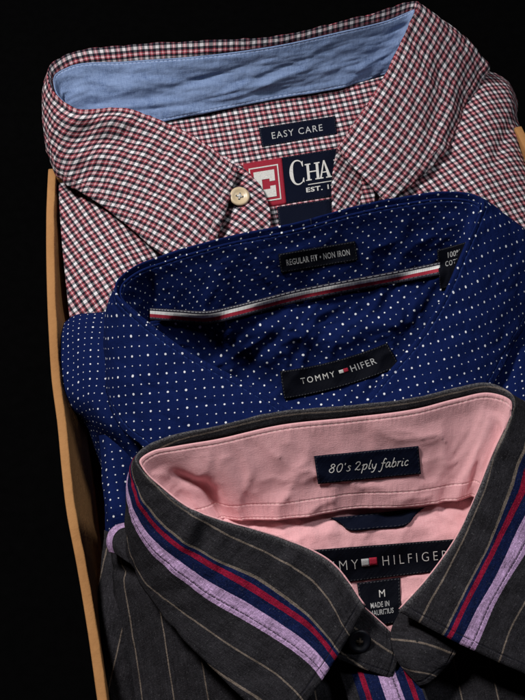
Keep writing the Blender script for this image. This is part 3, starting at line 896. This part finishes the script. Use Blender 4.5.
c2 = [
    ((332, 440, 75), (258, 522, 69), off(-2, 4, -4), 2.5, 0),
    ((287, 410, 80), (212, 494, 69), off(-2, 5, -9), 2.5, 0),
    ((238, 380, 85), (172, 464, 69), off(-2, 6, -13), 2.5, 0),
    ((190, 354, 90), (143, 447, 69), off(-1, 6, -15), 2.5, 0),
    ((155, 330, 95), (119, 424, 68), off(2, 6, -17), 2.5, 0),
    ((129, 308, 99), (107, 390, 67), off(5, 4, -18), 2.5, 0),
    ((116, 293, 101), (108, 348, 70), (141, 326, 83), 2.5, 0),
    ((118, 280, 102), off(-2, 5, -28), (146, 323, 81), 2.5, 0),
    ((132, 268, 103), off(0, 8, -32), (152, 320, 79), 2.5, 0),
    ((165, 255, 104), off(0, 9, -32), (175, 319, 78), 2.5, 0),
    ((220, 239, 105), off(0, 9, -32), (210, 317, 77), 2.5, 0),
    ((300, 222, 106), off(0, 9, -32), (300, 295, 77), 2.5, 0),
    ((350, 208, 107), off(0, 9, -32), (350, 286, 77), 2.5, 0),
    ((404, 197, 108), off(0, 9, -32), (404, 275, 77), 2.5, 0),
    ((450, 192, 108), off(2, 9, -32), (440, 268, 78), 2.5, 0),
    ((474, 195, 107), off(8, 7, -30), (454, 264, 82), 2.5, 0),
    ((483, 203, 105.5), (548, 262, 73), (458, 270, 86), 2.5, 0),
    ((478, 218, 103), (546, 284, 70), off(1, 5, -20), 2.5, 0),
    ((464, 250, 97), (535, 308, 69), off(3, 5, -17), 2.5, 0),
    ((443, 298, 90), (518, 338, 69), off(3, 5, -13), 2.5, 0),
    ((418, 338, 84), (496, 381, 69), off(3, 4, -10), 2.5, 0),
    ((384, 378, 79), (466, 432, 69), off(3, 4, -7), 2.5, 0),
    ((345, 425, 74), (432, 486, 68), off(2, 4, -4), 2.5, 0)]
oc2, on2 = collar(s2, c2, M_dot, M_dot_in, wr_out=(.4, 20), wr_in=(.7, 22), out_rot=(-34, 32), rid_out=.5, ridw_out=(16, 10), rid_in=.8, ridw_in=(14, 20), seed=21, roll=1.6, bulge=3.0, in_grain=42,
                  creases_in=[(150, 262, 152, 318, -1.5, 9), (390, 270, 470, 205, .7, 9), (250, 240, 270, 290, .5, 10)])
yk2 = patch('yoke', [
    [(141, 327, 82), (175, 320, 77), (210, 318, 76), (300, 296, 76), (404, 276, 76), (454, 265, 81)],
    [(168, 352, 64), (192, 347, 62), (240, 345, 63), (310, 330, 66), (400, 310, 67), (448, 298, 72)],
    [(212, 397, 47), (232, 392, 47), (268, 387, 49), (322, 377, 53), (395, 352, 56), (428, 335, 60)],
    [(255, 450, 41), (272, 450, 41), (302, 450, 43), (338, 440, 46), (388, 415, 49), (412, 400, 53)]],
    M_dot_body, s2, 110, 80, grain=(.80, -.60), wr=(1.8, 20), rid=1.5, ridw=(18, 14), seed=15,
    creases=[(205, 335, 290, 400, -3.0, 14), (335, 300, 262, 365, 2.6, 12), (300, 310, 235, 350, 1.8, 9), (400, 315, 330, 345, 2.2, 9), (435, 300, 395, 345, -1.6, 8)])
# ribbon tape sewn over the neckband seam
rt = [(150, 308), (175, 309.5), (206, 311), (232, 306), (260, 299), (300, 289), (350, 279.5), (404, 269.5), (440, 262)]
rb = [(150, 320), (175, 322), (206, 324.5), (232, 319.5), (260, 312), (300, 302), (350, 292), (404, 282), (440, 275)]
class Strip(Quad):
    def __init__(s, top, bot, under, lift=.8):
        k = list(range(len(top))); s.n = len(top)-1
        s.t = Spline([Vector(p) for p in top], k); s.b = Spline([Vector(p) for p in bot], k)
        s.u = [BV[o.name] for o in under]; s.lift = lift
    def px(s, u, v):
        a = s.t(u*s.n); b = s.b(u*s.n); p = a*(1-v)+b*v; return p.x, p.y
q = Strip(rt, rb, [on2, yk2], 1.9)
rn = NT('ribbon_tape', .7)
pv = rn.attr('pv'); pu = rn.attr('pu')
rib = rn.m('FRACT', rn.m('DIVIDE', pu, .9))
cc = rn.ramp(rn.m('DIVIDE', pv, 5.6), [(0, (.01, .01, .02)), (.25, (.74, .73, .72)), (.55, (.30, .015, .034)), (.86, (.01, .01, .02))], 'CONSTANT')
q1, g1 = rn.stitch(pv, .55, pu, .16, 1.9, .7)
q2, g2 = rn.stitch(pv, 5.1, pu, .16, 1.9, .7)
cc = rn.mix(rn.m('MULTIPLY', rn.m('GREATER_THAN', rib, .72), .3), cc, (.08, .06, .07))
cc = rn.mix(rn.m('MULTIPLY', q1, .7), cc, (.40, .40, .42)); cc = rn.mix(rn.m('MULTIPLY', q2, .35), cc, (.3, .3, .35))
rn.color(cc); rn.bump(rib, .0002, .6)
label_part('ribbon', q, rn.mat, s2, nu=120, nv=10, wob=.1, seed=2, thick=.5, smooth=14)
q = Quad((278, 254), (355, 241), (358, 260), (281, 273), [on2], .9)
lb = label_part('fit_label', q, M_label_k, s2, seed=5)
text(q, 'REGULAR FIT \u2022 NON IRON', (.09, .36, .91, .68), M_thread_w, lb, space=1.1, bold=.01)
q = Quad((437, 250), (474, 240), (474, 282), (440, 289), [on2, yk2], 1.3)
lb = label_part('care_label', q, M_label_k, s2, nu=20, nv=20, seed=6)
text(q, '100%', (.28, .13, .62, .27), M_thread_w, lb, bold=.01)
text(q, 'COTTON', (.20, .34, .80, .47), M_thread_w, lb, space=1.2, bold=.01)
q = Quad((280, 371), (387, 343), (400, 366), (284, 399), [yk2], 1.1, bow=4.0)
lb = label_part('main_label', q, M_label_k, s2, nu=60, nv=24, seed=7, wob=.2)
text(q, 'TOMMY', (.17, .36, .475, .58), M_thread, lb, space=1.35)
text(q, 'HIFER', (.62, .34, .845, .58), M_thread_w, lb, space=1.15)
fl = label_part('flag', q, M_thread, lb, nu=6, nv=4, lift=.4, u0=.515, u1=.555, v0=.39, v1=.53, wob=0, thick=.12)
label_part('red_field', q, M_redth, fl, nu=6, nv=4, lift=.42, u0=.557, u1=.597, v0=.38, v1=.52, wob=0, thick=.12)

# ================================================================== SHIRT 3 : charcoal striped shirt in front
s3 = empty('folded_shirt', P(330, 560, 45))
tag(s3, 'charcoal pinstriped shirt with pink lining and lavender striped collar, at the front', 'shirt', GRP)
patch('torso', [
    [(111, 534, 52), (122, 527, 60), (145, 522, 64), (200, 535, 62), (300, 540, 54), (380, 540, 50), (460, 540, 56), (600, 520, 60)],
    [(111, 552, 54), (124, 552, 63), (148, 560, 68), (200, 600, 66), (300, 620, 58), (380, 620, 54), (460, 600, 58), (600, 580, 62)],
    [(114, 600, 44), (128, 604, 53), (155, 620, 60), (215, 665, 63), (310, 675, 62), (385, 660, 58), (460, 650, 62), (600, 640, 63)],
    [(120, 660, 34), (134, 665, 42), (165, 680, 50), (230, 715, 56), (320, 715, 60), (385, 710, 60), (460, 702, 60), (610, 700, 60)],
    [(134, 790, 18), (148, 795, 26), (180, 800, 34), (250, 810, 42), (340, 810, 52), (400, 805, 54), (480, 800, 52), (630, 790, 50)]],
    M_pin, s3, 140, 90, grain=(.18, .98), pvoff=100, thick=4, wr=(.6, 22), seed=31,
    creases=[(112, 568, 135, 577, -1.4, 4), (135, 600, 160, 720, -1.0, 7)])
patch('sleeve', [
    [(104, 530, 38), (111, 536, 43), (122, 552, 46), (140, 570, 42)],
    [(100, 575, 40), (109, 582, 44), (122, 592, 45), (140, 600, 40)],
    [(94, 622, 42), (105, 634, 44), (122, 645, 43), (142, 652, 38)],
    [(99, 662, 40), (110, 680, 40), (126, 692, 38), (146, 700, 34)],
    [(117, 740, 32), (127, 760, 32), (140, 775, 30), (156, 780, 26)]],
    M_pin, s3, 50, 80, grain=(-.22, .97), pvoff=32, thick=3, wr=(.5, 16), seed=32)
lv = stripe_mat('lavender_fold_stripe', [(0, LAV), (.4, CH), (.99, CH)], 12.0)
patch('sleeve_fold', [
    [(126, 523, 66), (116, 526, 66.5), (109, 533, 66), (107, 543, 65), (110, 552, 63)],
    [(129, 529, 69.5), (122, 533, 70.5), (117.5, 540, 70), (116, 547, 69), (117, 554, 67)],
    [(139, 538, 70.5), (134, 545, 71), (131, 551, 71), (130, 557, 70.2), (130, 563, 69)],
    [(156, 545, 71), (152, 552, 71), (150, 560, 71), (149, 566, 70.5), (148, 572, 69.5)]],
    lv, s3, 40, 30, use_arcs=True, thick=.8, wr=(.1, 8), seed=33)
c3 = [
    ((365, 608, 84), (281, 736, 74), off(-2, 4, -4), 1.6, 0),
    ((330, 563, 90), (250, 705, 75), off(-2, 5, -9), 1.6, 2),
    ((285, 541, 95), (222, 678, 75), off(-2, 6, -13), 1.6, 3),
    ((255, 531, 99), (195, 651, 75), off(-1, 6, -16), 1.6, 3.5),
    ((220, 521, 102), (172, 626, 75), off(-1, 6, -18), 1.6, 4),
    ((187, 508, 105), (150, 598, 75), off(3, 5, -18), 1.6, 5.5),
    ((160, 488, 108), (135, 572, 75), off(6, 4, -19), 1.6, 7.5),
    ((140, 468, 111), (127, 538, 78), (188, 522, 92), 1.8, 9),
    ((136, 457, 112), off(-3, 3, -31), (196, 523, 90), 1.8, 10),
    ((148, 446, 113), off(-1, 8, -33), (205, 523, 88), 2.5, 11),
    ((170, 437, 114), off(0, 9, -34), (218, 522, 87), 4.2, 11.4),
    ((210, 428, 115), off(0, 9, -34), (240, 520, 86), 5, 11.6),
    ((280, 412, 116), off(0, 9, -34), (290, 518, 86), 5.2, 11.6),
    ((350, 406, 117), off(0, 9, -34), (352, 509, 86), 4.6, 11.6),
    ((420, 397, 118), off(0, 9, -34), (420, 505, 86), 4.4, 11.6),
    ((455, 389, 118), off(1, 9, -34), (450, 500, 86), 4, 11.4),
    ((489, 384, 118), off(3, 9, -34), (472, 496, 87.5), 3.5, 11),
    ((507, 391, 117), off(10, 6, -32), (480, 500, 90), 2.4, 10),
    ((514, 402, 115), (592, 452, 82), (482, 506, 93), 1.8, 9.4),
    ((508, 424, 112), (612, 492, 78), off(1, 4, -20), 1.6, 9),
    ((494, 454, 107), (622, 530, 76), off(3, 5, -18), 1.6, 8),
    ((478, 494, 101), (614, 572, 75), off(4, 5, -16), 1.6, 6),
    ((456, 540, 94), (600, 618, 75), off(4, 5, -12), 1.6, 3.5),
    ((432, 574, 89), (580, 650, 74.5), off(4, 4, -9), 1.6, 1.5),
    ((399, 612, 82), (556, 686, 73.5), off(3, 4, -4), 1.6, 0)]
lines3 = [
    (9.95, [(143, 465), (146, 470), (168, 498.5), (194, 516), (211, 525), (229, 536), (268, 553), (313, 580), (331, 603), (345, 629)]),
    (19.0, [(135, 485), (146, 505), (168, 529), (194, 547), (220, 562), (255, 575), (286, 597), (310, 617), (336, 646)]),
    (22.2, [(132, 483), (141, 509.5), (159, 531), (181, 547), (211, 564), (246, 584), (277, 604), (310, 626), (332, 651)]),
    (27.3, [(129, 494), (137, 518), (150, 536), (174, 555.5), (207, 580), (246, 601), (277, 621), (310, 645), (326, 661)]),
    (33.6, [(127, 503), (135, 527), (150, 551), (174, 573), (207, 599), (255, 626), (290, 649), (310, 664), (321, 675)]),
    (43.5, [(126, 549), (146, 584), (189.5, 617), (224.5, 641), (277, 674), (304, 698)]),
    (9.95, [(513, 403), (494, 454), (486, 486), (472, 519), (463, 540), (441, 583), (427, 606), (421, 622)]),
    (19.0, [(525, 455), (514, 477), (502, 507), (490.7, 540), (473.6, 574), (457.6, 606), (445, 632)]),
    (22.2, [(525, 488), (510, 516), (497.6, 540), (480, 574), (462, 608.6), (451, 636)]),
    (27.3, [(535, 492), (512, 540), (492, 583), (476, 608.6), (461, 640.6)]),
    (33.6, [(545, 515), (525, 554), (505.6, 583), (492, 608.6), (477, 646)]),
    (43.5, [(555, 550), (525, 600.6), (512.4, 622), (505.6, 638), (500, 656.6)])]
oc3, on3 = collar(s3, c3, M_leaf, M_pink, lines=lines3, nu=260, wr_out=(.4, 24), wr_in=(.55, 26), seed=41, roll=1.5, bulge=2.6, rid_out=.55, ridw_out=(13, 20), rid_in=.8, ridw_in=(18, 22),
                  creases_in=[(160, 478, 225, 512, -3.5, 20), (176, 474, 214, 492, -3.2, 5), (205, 484, 228, 524, -4.5, 6), (222, 450, 236, 515, 1.2, 9), (490, 420, 452, 512, 2.2, 9), (300, 425, 306, 515, .7, 10), (493, 396, 500, 440, -2.0, 6)],
                  creases_out=[(196, 512, 186, 545, -2.2, 6), (211, 518, 203, 552, 1.8, 6), (228, 522, 218, 552, -1.0, 6), (296, 545, 285, 575, -1.0, 7), (330, 565, 318, 590, .8, 6), (462, 535, 490, 560, -.9, 7), (440, 570, 470, 590, .9, 6)])
yk3 = patch('yoke', [
    [(198, 522, 85), (240, 514, 83.5), (290, 512, 83.5), (352, 503, 83.5), (420, 499, 83.5), (492, 486, 86)],
    [(243, 548, 82), (268, 547, 81), (303, 546, 80.5), (358, 539, 80), (420, 534, 80), (466, 528, 83)],
    [(292, 594, 71), (308, 592, 71), (332, 588, 70.5), (365, 582, 70), (405, 576, 70), (440, 568, 74)],
    [(345, 660, 62), (353, 655, 62), (366, 650, 62), (380, 645, 62), (395, 640, 63), (412, 635, 64)]],
    M_pink_y, s3, 100, 80, grain=(.985, -.12), wr=(.9, 14), rid=.7, ridw=(16, 12), seed=45,
    creases=[(430, 530, 445, 560, 1.0, 6), (300, 535, 420, 528, .8, 6)])
patch('collar_band', [
    [(342, 590, 74), (366, 610, 76), (391, 633, 72)],
    [(330, 628, 72), (360, 640, 75), (398, 657, 71)],
    [(318, 652, 70), (352, 665, 73), (392, 679, 69)]],
    M_stand, s3, 44, 40, use_arcs=True, wr=(.3, 12), seed=46, thick=1.3)
patch('band_facing', [
    [(341, 587, 74.2), (366, 608.2, 76.2), (392.5, 631.5, 72.2)],
    [(342, 592, 73.2), (366, 612, 75.2), (391, 635, 71.2)]],
    M_pink_y, s3, 30, 5, use_arcs=True, wr=(.1, 12), seed=47, thick=.5)
patch('collar_band', [
    [(402, 609, 73), (425, 612, 75), (462, 622, 73)],
    [(391, 635, 73), (416, 640, 76), (462, 640, 73)],
    [(398, 660, 72), (414, 666, 74), (454, 656, 72)],
    [(420, 686, 69), (428, 683, 70.5), (442, 668, 70)]],
    M_stand, s3, 44, 50, use_arcs=True, pvoff=-4, wr=(.35, 12), seed=48, thick=1.3)
patch('placket', [
    [(332, 650, 68), (355, 652, 70), (388, 656, 69), (416, 672, 68)],
    [(350, 705, 67.5), (374, 703, 69.5), (402, 703, 69), (430, 705, 68)],
    [(388, 800, 64), (408, 800, 66), (436, 800, 66), (462, 800, 64)]],
    M_plk, s3, 50, 60, grain=(.33, .94), pvoff=13.5, wr=(.3, 14), seed=49, thick=1.2)
M_btn3 = plain('dark_navy_button', (.004, .0045, .0075), .45, .2, 300, .1, spec=.22)
button('button', 359, 641, 76.8, 4.5, Vector((.25, -.8, 1)), M_btn3, plain('brown_thread', (.055, .04, .028), .8), s3)
# embroidered buttonhole on the other band end
q = Quad((414, 632), (431, 628), (433, 640), (416, 645), [o for o in s3.children if o.name.startswith('collar_band')], .75)
V, Fc = strokes_geo([['L', (.05, .62), (.95, .34)], ['L', (.05, .76), (.95, .48)]], .06, .06)
flat_to('buttonhole', V, Fc, q, M_black, s3, .1)
# fabric label on the neckband
q = Quad((314, 456), (418.5, 446), (421, 474), (318, 484), [on3], .9)
lb = label_part('fabric_label', q, M_label, s3, nu=50, nv=16, seed=51, wob=.2)
# slanted hand-script strokes, one line weight; x right, y down from the x-height
def script():
    G = {
     '8': ([[(.62, .1), (.45, -.02), (.25, .12), (.3, .32), (.5, .48), (.55, .75), (.35, .98), (.1, .85), (.12, .6), (.4, .42), (.62, .25), (.62, .1)]], .78),
     '0': ([[(.45, 0), (.2, .2), (.08, .6), (.2, .97), (.45, .9), (.62, .5), (.62, .12), (.45, 0)]], .8),
     "'": ([[(.15, -.02), (.1, .22)]], .3),
     's': ([[(.42, .42), (.25, .36), (.14, .5), (.3, .66), (.34, .85), (.15, .99), (-.02, .9)]], .52),
     ' ': ([], .30),
     '2': ([[(.1, .22), (.25, .02), (.5, .02), (.55, .25), (.35, .55), (.05, .95)], [(.05, .95), (.2, .86), (.4, .97), (.6, .88)]], .75),
     'p': ([[(.02, .5), (.18, .36), (.2, .45), (.08, 1.0), (0, 1.42)], [(.14, .62), (.3, .4), (.5, .38), (.52, .65), (.35, .95), (.15, .95)]], .64),
     'l': ([[(.3, -.1), (.2, .3), (.1, .8), (.16, .98), (.3, .9)]], .36),
     'y': ([[(.08, .4), (.1, .75), (.2, .95), (.4, .8), (.5, .4)], [(.5, .4), (.4, .95), (.22, 1.35), (0, 1.38)]], .62),
     'f': ([[(.62, .02), (.48, -.12), (.36, .1), (.26, .6), (.14, 1.2), (-.02, 1.42), (-.16, 1.34)], [(.1, .42), (.52, .42)]], .52),
     'a': ([[(.48, .42), (.28, .36), (.08, .65), (.12, .97), (.32, .85), (.5, .4)], [(.5, .4), (.42, .85), (.5, .98), (.6, .9)]], .62),
     'b': ([[(.28, -.1), (.16, .4), (.08, .9), (.25, 1.0), (.46, .8), (.46, .45), (.3, .4), (.14, .62)]], .58),
     'r': ([[(.08, .48), (.16, .4), (.14, .6), (.06, .98)], [(.12, .65), (.28, .42), (.44, .42)]], .46),
     'i': ([[(.14, .4), (.06, .85), (.12, .98), (.22, .9)], [(.2, .1), (.19, .16)]], .3),
     'c': ([[(.42, .48), (.32, .37), (.12, .55), (.08, .85), (.22, .99), (.42, .86)]], .5)}
    x = 0; out = []
    for ch in "80's 2ply fabric":
        s, w = G[ch]
        for k in s: out.append([(x+a+(1-b)*.16, b) for a, b in k])
        x += w
    return out, x
ss, wid = script()
ss = [[(.115+a/wid*.775, .36+b*.29) for a, b in k] for k in ss]
V, Fc = strokes_geo(ss, .0040, .0150)
flat_to('lettering', V, Fc, q, M_thread, lb, .35)
# hanger loop
q = Strip([(331, 518), (345, 516.5), (378, 513), (410, 509.5), (425, 507.5)], [(342, 523), (351, 530.5), (378, 528.5), (405, 525.5), (414, 514)], [yk3, on3], 1.3)
label_part('hanger_loop', q, M_label, s3, nu=50, nv=12, wob=.2, seed=52, thick=.8)
q = Quad((286, 552), (456, 539), (458, 569), (290, 589), [yk3], 1.0)
lb = label_part('main_label', q, M_label_k, s3, nu=70, nv=20, seed=53, wob=.2)
def letters(q, s, u0, adv, h0, h1, mat, lb, narrow='I'):
    pass
text(q, 'TOMMY', (.085, .37, .415, .65), M_thread, lb, space=1.45, bold=-.016)
text(q, 'HILFIGER', (.560, .345, .945, .635), M_thread, lb, space=1.5, bold=-.016)
fl = label_part('flag', q, M_thread_w, lb, nu=6, nv=4, lift=.4, u0=.435, u1=.480, v0=.375, v1=.60, wob=0, thick=.12)
label_part('red_field', q, M_redth, fl, nu=6, nv=4, lift=.42, u0=.482, u1=.527, v0=.36, v1=.59, wob=0, thick=.12)
q = Quad((357, 583), (400, 577.5), (401, 622), (363, 628), [yk3], .9)
lb = label_part('size_label', q, M_label_k, s3, nu=24, nv=24, seed=54)
text(q, 'M', (.49, .22, .63, .38), M_thread, lb)
text(q, 'MADE IN', (.26, .48, .72, .60), M_thread_w, lb, space=1.1, bold=.01)
text(q, 'MAURITIUS', (.22, .65, .82, .77), M_thread_w, lb, space=1.0, bold=.01)
